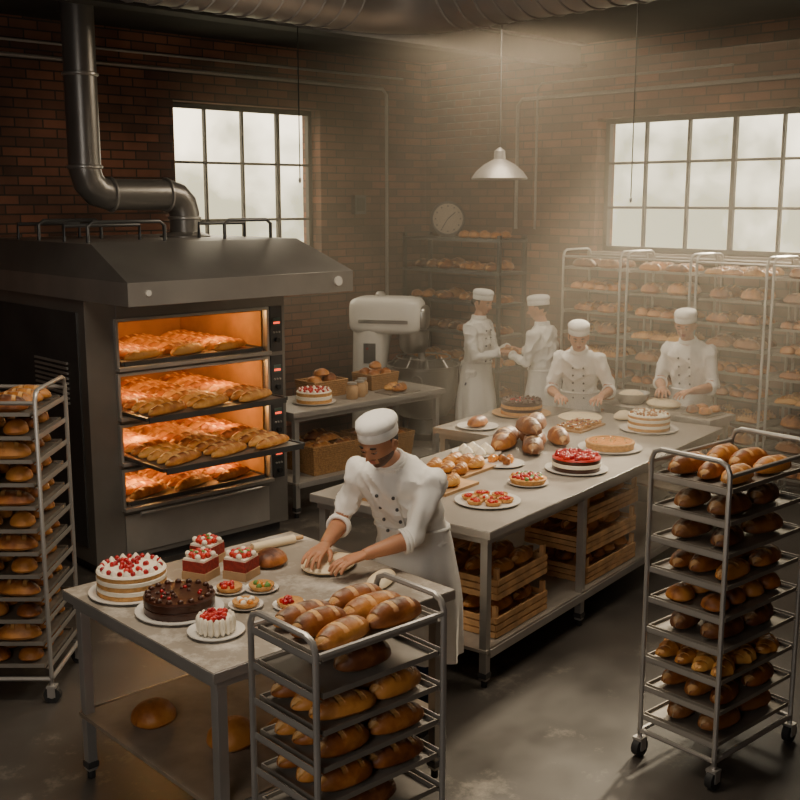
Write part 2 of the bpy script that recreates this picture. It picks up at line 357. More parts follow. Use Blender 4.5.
def pan(b,x0,x1,y0,y1,z):
    b.bx(x0,x1,y0,y1,z,z+.005,'tray_metal'); h=.02;t=.005
    b.bx(x0,x0+t,y0,y1,z+.005,z+h,'tray_metal');b.bx(x1-t,x1,y0,y1,z+.005,z+h,'tray_metal');b.bx(x0+t,x1-t,y0,y0+t,z+.005,z+h,'tray_metal');b.bx(x0+t,x1-t,y1-t,y1,z+.005,z+h,'tray_metal')
def rack(name,x,y,rz,W,D,H,zt,kinds,n=10,m=8,cast=True,pr=.012,extra=()):
    b=MB(); w,d=W/2,D/2; zb=.11
    for sx in (-w,w):
        b.tube([(sx,-d,zb),(sx,-d,H-.05),(sx,-d+.015,H-.015),(sx,-d+.05,H),(sx,d-.05,H),(sx,d-.015,H-.015),(sx,d,H-.05),(sx,d,zb)],pr,'rack_metal',8)
        b.cyl((sx,-d,zb+.02),(sx,d,zb+.02),pr,'rack_metal',8)
    for sy in (-d,d):
        b.cyl((-w,sy,H-.06),(w,sy,H-.06),pr*.9,'rack_metal',8); b.cyl((-w,sy,zb+.02),(w,sy,zb+.02),pr,'rack_metal',8)
    for i,z in enumerate(zt):
        for sx in (-w+pr,w-pr): b.box((sx,0,z-.012),(.022,D,.004),'rack_metal'); b.box((sx*1.0+(-.009 if sx<0 else .009),0,z),(.004,D,.026),'rack_metal')
        pan(b,-w+.03,w-.03,-d+.0,d-.0,z-.008)
        fill(b,kinds[i%len(kinds)],-w+.045,w-.045,-d+.015,d-.015,z,n,m)
    for e in extra: b.loaf(*e,n,m)
    for sx in (-w,w):
        for sy in (-d,d):
            b.cyl((sx,sy,.085),(sx,sy,zb+.03),.012,'steel',8); b.box((sx,sy,.09),(.05,.05,.012),'steel')
            b.box((sx,sy-.022,.065),(.04,.004,.06),'steel'); b.box((sx,sy+.022,.065),(.04,.004,.06),'steel')
            b.cyl((sx,sy-.017,.045),(sx,sy+.017,.045),.045,'rubber',16); b.cyl((sx,sy-.02,.045),(sx,sy+.02,.045),.018,'steel',10)
    b.build(name,(x,y,0),rz)
def lin(a,b_,n): return [a+(b_-a)*i/(n-1) for i in range(n)]
rack('bread_cooling_rack',2.37,2.79,-.02,.58,.37,1.2,lin(.2,1.125,8),['batard','batard','rye','batard'],20,14)
rack('bread_cooling_rack',4.44,2.51,-.03,.66,.40,1.5,lin(.2,1.37,9),['rye','batard','croissant','rye','bun','batard','rye','rye','batard'],16,12)
rack('bread_cooling_rack',2.28,5.55,radians(-43),.62,.5,1.66,lin(.2,1.54,12),['bun','batard','bun','batard'],12,10)
ks=['bun','batard','roll','rye','croissant','boule']
for i,yc in enumerate((6.30,5.56,4.84,4.12,3.40)):
    random.shuffle(ks); rack('bread_cooling_rack',8.6,yc,pi/2,.66,.42,2.13,lin(.3,1.96,9),list(ks),8,8)
# ------------------------------------------------------------------ tables
def table(name,x,y,rz,W,D,h,top='table_top',sh=.25,legs=None,th=.045,x0=0,y0=0,lr=.022):
    b=MB(); b.bx(x0,x0+W,y0,y0+D,h-th,h,top)
    b.bx(x0-.002,x0+W+.002,y0-.002,y0,h-th,h-.004,'steel'); b.bx(x0-.002,x0,y0,y0+D,h-th,h-.004,'steel')
    b.bx(x0+.03,x0+W-.03,y0+.03,y0+D-.03,h-th-.04,h-th,'steel')
    e=.06
    for px in (legs or [x0+e,x0+W-e]):
        for py in (y0+e,y0+D-e):
            b.box((px,py,(h-th)/2+.02),(2*lr,2*lr,h-th-.04),'steel'); b.cyl((px,py,0),(px,py,.05),.018,'rubber',10)
            b.box((px,py,.07),(2*lr+.01,2*lr+.01,.03),'steel_dark')
    if sh:
        b.bx(x0+e-.03,x0+W-e+.03,y0+e-.03,y0+D-e+.03,sh-.02,sh,top if top!='floured_top' else 'shelf_board')
        for py in (y0+e-.03,y0+D-e+.03): b.bx(x0+e,x0+W-e,py-.01,py+.01,sh-.045,sh,'steel')
    return b.build(name,(x,y,0),rz,bevel=.004)
table('work_table',2.06,3.19,0,1.27,1.19,.9,'floured_top',.32)
A=radians(9.9); ux,uy=cos(A),sin(A)
def TL(a,c): return (4.077+ux*a-uy*c, 3.657+uy*a+ux*c)
table('display_table',4.077,3.657,A,3.31,1.25,.9,'table_top',.22,[.06,1.15,3.25])
p=TL(2.0,1.27); table('work_table',p[0],p[1],A,1.3,.5,.9,'table_top',.25)
table('side_table',5.3,6.9,0,1.75,.66,.9,'table_top',.3)
table('work_table',7.40,4.38,0,.38,1.05,.92,'floured_top',.3)
# ------------------------------------------------------------------ cakes
def plate(b,x,y,z,r,mat='porcelain'):
    b.lathe([(r*.6,0),(r*.7,.002),(r,.012),(r*1.0,.016),(r*.72,.008),(.001,.008)],(x,y,z),mat,32)
def scat(b,x,y,z,R,r,n,mats):
    for k in range(n):
        a=U(0,2*pi); q=R*math.sqrt(random.random()); b.ball((x+q*cos(a),y+q*sin(a),z+r*.6),(r*U(.8,1.1),r*U(.8,1.1),r),random.choice(mats),8,6)
def round_cake(name,x,y,r,h,bands,top,z=.9,deco='ring',pl=1.25,berry='berry_red',pm='porcelain'):
    b=MB(); plate(b,0,0,0,r*pl,pm); z0=.010; n=len(bands)
    for i,m in enumerate(bands):
        a,c=z0+h*i/n,z0+h*(i+1)/n; k=1.0 if m!='cream' else 1.015
        b.lathe([(r*.98*k,a),(r*k,a+.003),(r*k,c-.003),(r*.98*k,c)],(0,0,0),m,36)
    zt=z0+h; b.lathe([(r*.99,zt-.004),(r*1.01,zt),(r*.97,zt+.008),(.001,zt+.010)],(0,0,0),top,36)
    if deco=='ring':
        for k in range(14):
            a=2*pi*k/14; b.lathe([(.016*r/.15,0),(.015*r/.15,.008),(.003,.022)],(r*.84*cos(a),r*.84*sin(a),zt+.008),'cream',10)
            b.ball((r*.84*cos(a+.22),r*.84*sin(a+.22),zt+.016),(.012,.012,.012),berry,8,6)
        scat(b,0,0,zt+.008,r*.6,.013,26,[berry,berry,'strawberry'])
    elif deco=='dense': scat(b,0,0,zt+.006,r*.9,.016,90,[berry,'strawberry'])
    elif deco=='choc':
        for k in range(18):
            a=2*pi*k/18; b.ball((r*.88*cos(a),r*.88*sin(a),zt+.012),(.014,.014,.012),'chocolate',8,6)
        scat(b,0,0,zt+.006,r*.6,.009,22,['chocolate','berry_red'])
    elif deco=='nuts': scat(b,0,0,zt+.006,r*.88,.011,80,['nuts','cream','nuts'])
    elif deco=='quiche': b.torus((0,0,zt+.004),r*.97,.012,'sponge',32); scat(b,0,0,zt+.002,r*.8,.008,20,['glaze_orange','leaf_green'])
    b.build(name,(x,y,z))
round_cake('layer_cake',2.27,4.14,.150,.10,['sponge','cream','sponge','cream','sponge'],'cream',deco='ring')
round_cake('chocolate_cake',2.30,3.80,.148,.065,['chocolate','chocolate'],'chocolate',deco='choc')
b=MB(); plate(b,0,0,0,.115)
for k in range(18):
    a=2*pi*k/18; b.ball((.068*cos(a),.068*sin(a),.045),(.013,.013,.038),'cream',8,6)
b.lathe([(.06,.01),(.06,.07),(.001,.072)],(0,0,0),'cream'); scat(b,0,0,.068,.058,.013,26,['berry_red','strawberry']); b.build('raspberry_charlotte',(2.28,3.50,.9))
for x,y in ((2.60,4.10),(2.74,3.98),(2.74,4.26)):
    b=MB(); b.box((0,0,.045),(.118,.118,.09),'red_velvet',.4); b.box((0,0,.020),(.124,.124,.04),'kraft_paper',.4); b.box((0,0,.094),(.112,.112,.012),'cream',.4)
    for i in range(4):
        for j in range(4): b.ball((-.040+.027*i,-.040+.027*j,.112),(.014,.014,.014),'strawberry' if (i+j)%3 else 'cream',8,6)
    for i in range(3): b.ball((U(-.03,.03),U(-.03,.03),.126),(.008,.014,.004),'leaf_green',6,4)
    b.build('strawberry_cake_box',(x,y,.9))
def tart(b,x,y,z,r,topm):
    b.lathe([(r*.8,0),(r,.018),(r*.98,.022),(r*.86,.016),(.001,.016)],(x,y,z),'sponge',18); scat(b,x,y,z+.012,r*.62,r*.24,9,topm)
for x,y,m in ((2.585,3.85,['berry_red','strawberry']),(2.53,3.65,['glaze_orange','cream']),(2.70,3.77,['glaze_orange','leaf_green']),(2.667,3.52,['berry_red','strawberry'])):
    b=MB(); plate(b,0,0,0,.075); tart(b,0,0,.009,.058,m); b.build('fruit_tart',(x,y,.9))
b=MB(); b.loaf(0,0,0,.17,.16,.08,.3,'bun_crust',16,14); b.build('bread_bun',(2.93,4.02,.9))
b=MB(); b.cyl((-.12,0,.022),(.12,0,.022),.022,'dough',16); b.cyl((-.17,0,.022),(-.12,0,.022),.011,'wood_board'); b.cyl((.12,0,.022),(.17,0,.022),.011,'wood_board'); b.build('rolling_pin',(3.10,4.22,.9),-.1)
b=MB(); b.ball((0,0,.022),(.15,.12,.026),'dough',22,10,.9); b.build('bread_dough',(3.11,3.80,.9),.4)
b=MB(); b.loaf(0,0,0,.26,.11,.05,.5,'dough',16,12); b.build('bread_dough',(3.14,3.47,.9))
b=MB(); b.loaf(0,0,0,.20,.19,.11,.2,'bun_crust',16,14); b.build('boule_loaf',(2.28,4.02,.32))
for x,y in ((2.42,3.62),(2.62,3.48)):
    b=MB(); b.loaf(0,0,0,.22,.2,.12,.2,'bun_crust',16,14); b.build('boule_loaf',(x,y,.32))
# ---- display table items
def put(a,c): p=TL(a,c); return p[0],p[1]
x,y=put(2.85,1.50); round_cake('chocolate_cake',x,y,.165,.10,['sponge','chocolate','sponge','chocolate'],'chocolate',deco='choc',pl=1.45,pm='wood_board')
x,y=put(2.89,.42); round_cake('nut_cake',x,y,.155,.11,['sponge','cream','sponge','cream','sponge'],'cream',deco='nuts',pl=1.4)
x,y=put(2.14,.37); round_cake('quiche',x,y,.165,.035,['sponge'],'glaze_orange',deco='quiche',pl=1.35)
x,y=put(1.46,.27); round_cake('strawberry_cake',x,y,.155,.075,['chocolate','cream','chocolate'],'strawberry',deco='dense',pl=1.3)
x,y=put(.97,.34); b=MB(); plate(b,0,0,0,.125); b.lathe([(.10,.01),(.115,.04),(.105,.045),(.001,.042)],(0,0,0),'sponge'); scat(b,0,0,.038,.095,.015,55,['berry_red','leaf_green','strawberry','glaze_orange']); b.build('fruit_tart',(x,y,.9))
x,y=put(.48,.32); b=MB(); plate(b,0,0,0,.19)
for i in range(6):
    a=i*pi/3; tart(b,.105*cos(a),.105*sin(a),.01,.048,['strawberry'])
tart(b,0,0,.01,.048,['strawberry','cream']); b.build('strawberry_tart_platter',(x,y,.9))
def plat(name,a,c,L,D,kind,h=.018,mat='wood_board',n=12):
    x,y=put(a,c); b=MB(); b.bx(-L/2,L/2,-D/2,D/2,0,h,mat); fill(b,kind,-L/2+.01,L/2-.01,-D/2+.01,D/2-.01,h,n,10); b.build(name,(x,y,.9),A+.0)
plat('croissant_board',.98,.86,.44,.30,'croissant'); plat('pastry_board',.60,.70,.36,.26,'croissant'); plat('roll_board',.22,.80,.3,.27,'bun')
x,y=put(1.30,.72); b=MB(); plate(b,0,0,0,.14); scat(b,0,0,.01,.09,.028,9,['pastry_crust','glaze_orange']); b.build('pastry_plate',(x,y,.9))
x,y=put(1.46,1.03); b=MB(); plate(b,0,0,0,.17)
for k in range(7):
    a=k*pi/3; q=.088 if k<6 else 0; b.lathe([(.036,0),(.04,.012),(.03,.03),(.014,.045),(.002,.055)],(q*cos(a),q*sin(a),.01),'cream',14)
b.build('meringue_plate',(x,y,.9))
x,y=put(1.88,.84); b=MB()
for dx,dy,dz,yw,m in ((-.16,-.1,0,.5,'rye_crust'),(.0,-.02,0,.3,'loaf_crust'),(.14,.1,0,.5,'rye_crust'),(-.18,.12,0,.2,'loaf_crust'),(.2,-.1,0,.7,'loaf_crust'),(-.05,.0,.1,.9,'rye_crust'),(.1,.03,.1,.4,'rye_crust'),(-.02,.2,0,.1,'loaf_crust')):
    b.loaf(dx,dy,dz,.32,.15,.12,yw,m,16,12)
b.build('bread_loaf_pile',(x,y,.9),A)
x,y=put(2.66,.88); b=MB(); b.bx(-.2,.2,-.12,.12,0,.014,'wood_board')
for i in range(5):
    for j in range(3): tart(b,-.15+.075*i,-.075+.075*j,.014,.033,['berry_red','cream','chocolate'])
b.build('tartlet_board',(x,y,.9),A)
x,y=put(3.0,1.05); b=MB(); b.lathe([(.17,0),(.175,.008),(.16,.018),(.001,.02)],(0,0,0),'dough',30); b.build('rolled_dough',(x,y,.9))
x,y=put(3.15,.75); b=MB(); b.loaf(0,0,0,.2,.14,.07,.3,'dough',14,12); b.build('bread_dough',(x,y,.9))
x,y=put(2.2,1.5); b=MB(); plate(b,0,0,0,.16); b.loaf(0,0,.01,.24,.13,.08,.3,'bun_crust',14,12); b.build('bread_plate',(x,y,.9))
# ---- crates
def crate(b,x,y,z,W,D,H,rz=0,kind='bun'):
    o=b.M.copy(); b.M=o@Matrix.Translation((x,y,z))@Matrix.Rotation(rz,4,'Z'); w,d=W/2,D/2
    for k in range(6): b.box((0,-d+D*(k+.5)/6,.006),(W,D/6*.8,.008),'wood_crate')
    for k in range(3):
        zz=.022+(H-.044)*k/2
        for s in (-1,1): b.box((0,s*d,zz),(W,.012,(H/3)*.74),'wood_crate'); b.box((s*w,0,zz),(.012,D,(H/3)*.74),'wood_crate')
    for sx in (-1,1):
        for sy in (-1,1): b.box((sx*(w-.018),sy*(d-.018),(H+.055)/2),(.026,.026,H+.055),'wood_crate')
    fill(b,kind,-w+.03,w-.03,-d+.02,d-.03,H*.86,10,8); b.M=o
b=MB()
for i in range(3): crate(b,U(-.01,.01),0,.195*i,.68,.44,.115,U(-.03,.03),['bun','batard','batard'][i])
x,y=put(1.62,.30); b.build('wooden_bread_crate',(x,y,.22),A)
b=MB()
for i in range(2): crate(b,U(-.01,.01),0,.22*i,.56,.44,.125,U(-.03,.03),['batard','batard'][i])
x,y=put(.48,.30); b.build('wooden_bread_crate',(x,y,.22),A)
b=MB()
for i in range(2): crate(b,U(-.01,.01),0,.2*i,.6,.36,.12,0,['bun','batard','rye'][i])
x,y=put(1.0,.93); b.build('wooden_bread_crate',(x,y,.22),A)
# ---- side table items
round_cake('berry_cake',5.72,7.16,.15,.09,['sponge','cream','sponge'],'cream',deco='ring',berry='strawberry')
def basket(name,x,y,z,W,D,H,kind,rz=0):
    b=MB(); w,d=W/2,D/2; b.bx(-w,w,-d,d,0,.01,'wicker')
    k=int(H/.018)
    for i in range(k):
        zz=.012+i*.018; f=1+.12*i/k
        b.tube([(-w*f,-d*f,zz),(w*f,-d*f,zz),(w*f,d*f,zz),(-w*f,d*f,zz)],.010,'wicker',6,False,True)
    fill(b,kind,-w,w,-d,d,H*.7,10,8); fill(b,kind,-w*.7,w*.7,-d*.7,d*.7,H*.7+.06,10,8); b.build(name,(x,y,z),rz)
basket('bread_basket',6.0,7.40,.9,.34,.24,.16,'bun'); basket('bread_basket',6.62,7.38,.9,.3,.24,.16,'roll')
basket('bread_basket',5.85,7.22,.3,.5,.4,.26,'batard'); basket('bread_basket',6.5,7.22,.3,.45,.4,.24,'bun')
for i,(x,y) in enumerate(((6.08,7.08),(6.2,7.12),(6.3,7.2))):
    b=MB(); b.lathe([(.045,0),(.052,.01),(.052,.1),(.04,.115),(.04,.13),(.001,.132)],(0,0,0),'kraft_paper',18); b.lathe([(.043,.13),(.043,.145),(.001,.146)],(0,0,0),'steel',18); b.build('ingredient_jar',(x,y,.9))
b=MB(); b.bx(-.18,.18,-.11,.11,0,.012,'tray_metal'); fill(b,'croissant',-.17,.17,-.1,.1,.012); b.build('croissant_tray',(6.6,7.06,.9))
b=MB(); b.lathe([(.09,0),(.12,.03),(.15,.09),(.155,.09),(.125,.03),(.001,.012)],(0,0,0),'steel',26); b.ball((0,0,.06),(.11,.11,.05),'dough',16,8); b.build('mixing_bowl',(7.6,5.25,.92))
b=MB(); b.ball((0,0,.035),(.12,.15,.04),'dough',18,8); b.build('bread_dough',(7.6,4.93,.92))
b=MB(); b.bx(-.14,.14,-.12,.12,0,.012,'tray_metal'); fill(b,'roll',-.13,.13,-.11,.11,.012); b.build('roll_tray',(7.6,4.56,.92))
# ------------------------------------------------------------------ wall shelf, clock, pendant
b=MB()
for z in (.5,.85,1.2,1.53,1.86,2.2):
    b.bx(8.44,8.88,7.5,8.95,z-.03,z,'steel_dark')
    if z<2.1: 
        for k in range(4): fill(b,random.choice(['bun','batard','boule','rye','roll']),8.46,8.86,7.54+.35*k,7.86+.35*k,z,8,8)
fill(b,'bun',8.5,8.8,7.6,8.2,2.2,8,8)
for y in (7.52,8.93):
    for x in (8.46,8.86): b.box((x,y,1.12),(.035,.035,2.24),'iron_frame')
b.build('bread_shelf')
b=MB(); b.cyl((-.06,0,.2),(.0,0,.2),.19,'copper',36); b.cyl((-.066,0,.2),(-.058,0,.2),.165,'clock_face',36)
b.torus((-.064,0,.2),.175,.014,'iron_frame',36,8,'X'); b.bx(-.07,.05,-.08,.08,0,.02,'iron_frame')
for k in range(12):
    a=k*pi/6; b.ball((-.068,.135*cos(a),.2+.135*sin(a)),(.003,.009,.009),'iron_frame',8,4)
b.cyl((-.07,0,.2),(-.07,-.08,.27),.006,'iron_frame',6); b.cyl((-.07,0,.2),(-.07,.06,.1),.005,'iron_frame',6); b.build('round_clock',(8.62,8.42,2.2),radians(46))
b=MB(); px,py=.6845*9.5+.729*.85,.729*9.5-.6845*.85
b.lathe([(.235,0),(.24,.012),(.20,.07),(.13,.13),(.07,.16),(.05,.17),(.045,.24),(.02,.26),(.008,.27)],(0,0,2.77),'duct_metal',36)
b.lathe([(.225,.004),(.19,.066),(.12,.124),(.03,.15)],(0,0,2.77),'porcelain',36); b.ball((0,0,2.83),(.035,.035,.045),'lamp_white'); b.cyl((0,0,3.03),(0,0,ZC),.006,'rubber',6)
b.build('pendant_lamp',(px,py,0))
f=8.0; r=(627-400)/1090*f*1.0
b=MB(); b.cyl((0,0,2.62),(0,0,ZC),.004,'rubber',6); b.ball((0,0,2.6),(.01,.01,.02),'steel',8,6); b.build('pull_cord',(.6845*f+.729*r,.729*f-.6845*r,0))
f=7.4; r=(302-400)/1090*f*1.0
b=MB(); b.cyl((0,0,2.75),(0,0,ZC),.004,'rubber',6); b.ball((0,0,2.73),(.01,.01,.02),'steel',8,6); b.build('pull_cord',(.6845*f+.729*r,.729*f-.6845*r,0))
b=MB(); b.box((0,-.03,0),(.16,.06,.2),'steel_dark'); b.box((0,-.064,0),(.11,.008,.14),'iron_frame'); b.build('electrical_box',(7.86,YW,2.55))
# ------------------------------------------------------------------ mixer
b=MB(); W='white_enamel'
b.ball((.10,0,.07),(.50,.30,.075),W,28,10,.35)
b.rings([[(cx+sx*cos(2*pi*k/24)*1.0,sy*sin(2*pi*k/24),z) for k in range(24)] for cx,sx,sy,z in ((-.20,.22,.24,.08),(-.22,.18,.2,.3),(-.22,.17,.19,.7),(-.21,.175,.19,1.0),(-.19,.19,.19,1.22),(-.17,.21,.2,1.36))],W)
b.ball((-.03,0,1.47),(.37,.21,.185),W,32,16,.38)
b.ball((.33,0,1.45),(.06,.14,.12),'steel_bowl',20,10,.5); b.box((-.03,-.212,1.42),(.5,.006,.035),'steel_bowl')
b.lathe([(.10,1.10),(.14,1.14),(.15,1.25),(.15,1.32)],(.24,0,0),'steel_bowl',24)
b.lathe([(.035,.75),(.035,1.14)],(.32,0,0),'steel_bowl',12)
b.lathe([(.12,.44),(.24,.47),(.31,.58),(.345,.75),(.35,.96),(.37,.965),(.37,.985),(.35,.985),(.335,.75),(.29,.6),(.001,.5)],(.34,0,0),'steel_bowl',40)
b.lathe([(.18,.30),(.16,.34),(.14,.44),(.001,.44)],(.34,0,0),'steel_dark',24)
for s in (-1,1):
    b.tube([(-.1,s*.18,.75),(.1,s*.36,.80),(.34,s*.385,.82)],.028,W,10); b.torus((.34,s*.37,.86),.05,.012,'steel_bowl',14,6,'Y')
b.torus((.34,0,1.06),.27,.008,'steel_bowl',32,6)
for k in range(10):
    a=2*pi*k/10; b.cyl((.34+.345*cos(a),.345*sin(a),.98),(.34+.25*cos(a),.25*sin(a),1.08),.005,'steel_bowl',5)
b.box((-.17,-.19,1.1),(.12,.02,.2),'steel_dark'); b.cyl((-.19,-.20,1.15),(-.19,-.215,1.15),.012,'berry_red',12)
b.lathe([(.05,1.65),(.05,1.68),(.03,1.70),(.001,1.70)],(-.1,0,0),'steel',14)
b.build('planetary_mixer',(7.38,8.0,0),radians(-43-12))
# ------------------------------------------------------------------ people
def make_hand():
    b=MB()
    b.rings([[ (x,hy*cos(2*pi*k/14)+oy,hz*sin(2*pi*k/14)+oz) for k in range(14)] for x,hy,hz,oy,oz in ((-.03,.027,.021,0,0),(0,.028,.02,0,0),(.03,.036,.019,.002,0),(.06,.041,.017,0,.002),(.085,.041,.014,0,0),(.093,.037,.010,0,-.002))],'skin')
    for y,l,sp in ((.031,.070,.10),(.0105,.080,.03),(-.0105,.075,-.04),(-.031,.058,-.12)):
        p=V((.078,y,-.001)); pts=[p.copy()]; 
        for q,a in ((.02/l,.05),(.42,.25),(.32,.7),(.26,1.05)):
            p=p+V((cos(a)*cos(sp),sin(sp),-sin(a)))*l*q; pts.append(p.copy())
        b.tube(pts,[.0095,.0095,.0088,.0082,.0065],'skin',10)
    b.tube([(.015,.02,-.004),(.035,.042,-.01),(.06,.058,-.018),(.082,.062,-.028),(.09,.061,-.032)],[.014,.013,.0105,.009,.006],'skin',10)
    return remesh(b,.0038,3)
HAND=make_hand()
def ik(S_,T_,l1,l2,pole):
    d=T_-S_; D=min(d.length,l1+l2-.006); u=d.normalized(); a=(l1*l1-l2*l2+D*D)/(2*D); h=math.sqrt(max(0,l1*l1-a*a))
    q=(pole-u*pole.dot(u)).normalized(); return S_+u*a+q*h, S_+u*D
def sm(x): x=max(0,min(1,x)); return x*x*(3-2*x)
def head(b,skin,hair,fem,stub):
    n,m=60,50; vs=[];fs=[];ms=[];dirs=[]
    g=lambda x,c,w: math.exp(-((x-c)/w)**2)
    for i in range(m+1):
        p=-pi/2+pi*i/m; p=max(-pi/2+.01,min(pi/2-.01,p))
        for k in range(n):
            a=2*pi*k/n; dx,dy,dz=cos(p)*cos(a),cos(p)*sin(a),sin(p); dirs.append((dx,dy,dz))
            x,y,z=.097*dx,.077*dy,.118*dz
            if dz<0:
                y*=1-.30*abs(dz)**1.6
                if dx<0: x*=1-.35*sm(-dz*1.3)
                else: x*=1-.04*abs(dz)
            if dx<0 and dz>-.2: x*=1.06
            if dx>0:
                x-=.013*(g(dy,.36,.17)+g(dy,-.36,.17))*g(dz,.06,.13)
                x+=.007*g(dz,.22,.09)*g(dy,0,.55)
                x+=.030*g(dy,0,.105)*(sm((.16-dz)/.34) if dz>-.2 else sm(1-(-.2-dz)/.09))
                x+=.007*(g(dy,.13,.07)+g(dy,-.13,.07))*g(dz,-.17,.06)
                x+=.009*g(dy,0,.26)*(g(dz,-.40,.045)+g(dz,-.50,.05)); x-=.005*g(dy,0,.25)*g(dz,-.45,.02)
                x+=.012*g(dy,0,.3)*g(dz,-.78,.13); x+=.005*(g(dy,.5,.18)+g(dy,-.5,.18))*g(dz,-.12,.18)
            hz=-.42 if abs(dy)<.75 else -.1
            if (dx<.12 and dz>hz) or dz>.48: q=1.06; x*=q;y*=q
            vs.append((x,y,z))
    for i in range(m):
        for k in range(n):
            fs.append((i*n+k,i*n+(k+1)%n,(i+1)*n+(k+1)%n,(i+1)*n+k)); dx,dy,dz=dirs[i*n+k]
            hz=-.42 if abs(dy)<.75 else -.1
            if (dx<.12 and dz>hz) or dz>.48: ms.append(hair)
            elif dx>.5 and abs(dy)<.24 and (-.54<dz<-.36): ms.append('lips')
            elif stub and dx>-.1 and (dz<-.55 or (dz<-.28 and abs(dy)>.4) or (-.36<dz<-.27 and abs(dy)<.35)) : ms.append('stubble')
            else: ms.append(skin)
    b.add(vs,fs,ms)
    for s in (-1,1):
        b.ball((.079,s*.030,.008),(.011,.0125,.010),'eye_white',12,8); b.ball((.0855,s*.030,.004),(.0055,.006,.006),'eye_iris',10,6)
        b.ball((.081,s*.030,.0125),(.012,.0145,.008),skin,12,8); b.tube([(.090,s*.018,.006),(.0935,s*.030,.004),(.086,s*.043,.006)],[.0015,.002,.0012],hair,5)
        b.tube([(.089,s*.012,.027),(.093,s*.028,.032),(.082,s*.046,.028)],[.0045,.0055,.003],hair,6)
        b.ball((-.006,s*.080,-.002),(.020,.008,.030),skin,12,8); b.torus((-.008,s*.085,.0),.018,.0045,skin,16,6,'Y')
        b.ball((.0,s*.078,-.022),(.010,.007,.012),skin,8,6)
    if fem: b.ball((-.11,0,-.02),(.035,.04,.035),hair,14,8)
    o=b.M.copy(); b.M=o@Matrix.Translation((-.010,0,.036))@Matrix.Rotation(-.16,4,'Y')
    pr=[(.100,0),(.1025,.003),(.1025,.038),(.100,.042),(.1035,.048),(.107,.062),(.103,.08),(.085,.094),(.05,.101),(.001,.103)]
    n=44; R=[]
    for j,(r,z) in enumerate(pr):
        amp=0 if j<4 else .02*(1 if j<8 else .4)
        R.append([((r*(1+amp*sin(11*2*pi*k/n+j*.3)))*1.05*cos(2*pi*k/n),(r*(1+amp*sin(11*2*pi*k/n+j*.3)))*.86*sin(2*pi*k/n),z) for k in range(n)])
    b.rings(R,'cotton'); b.M=o
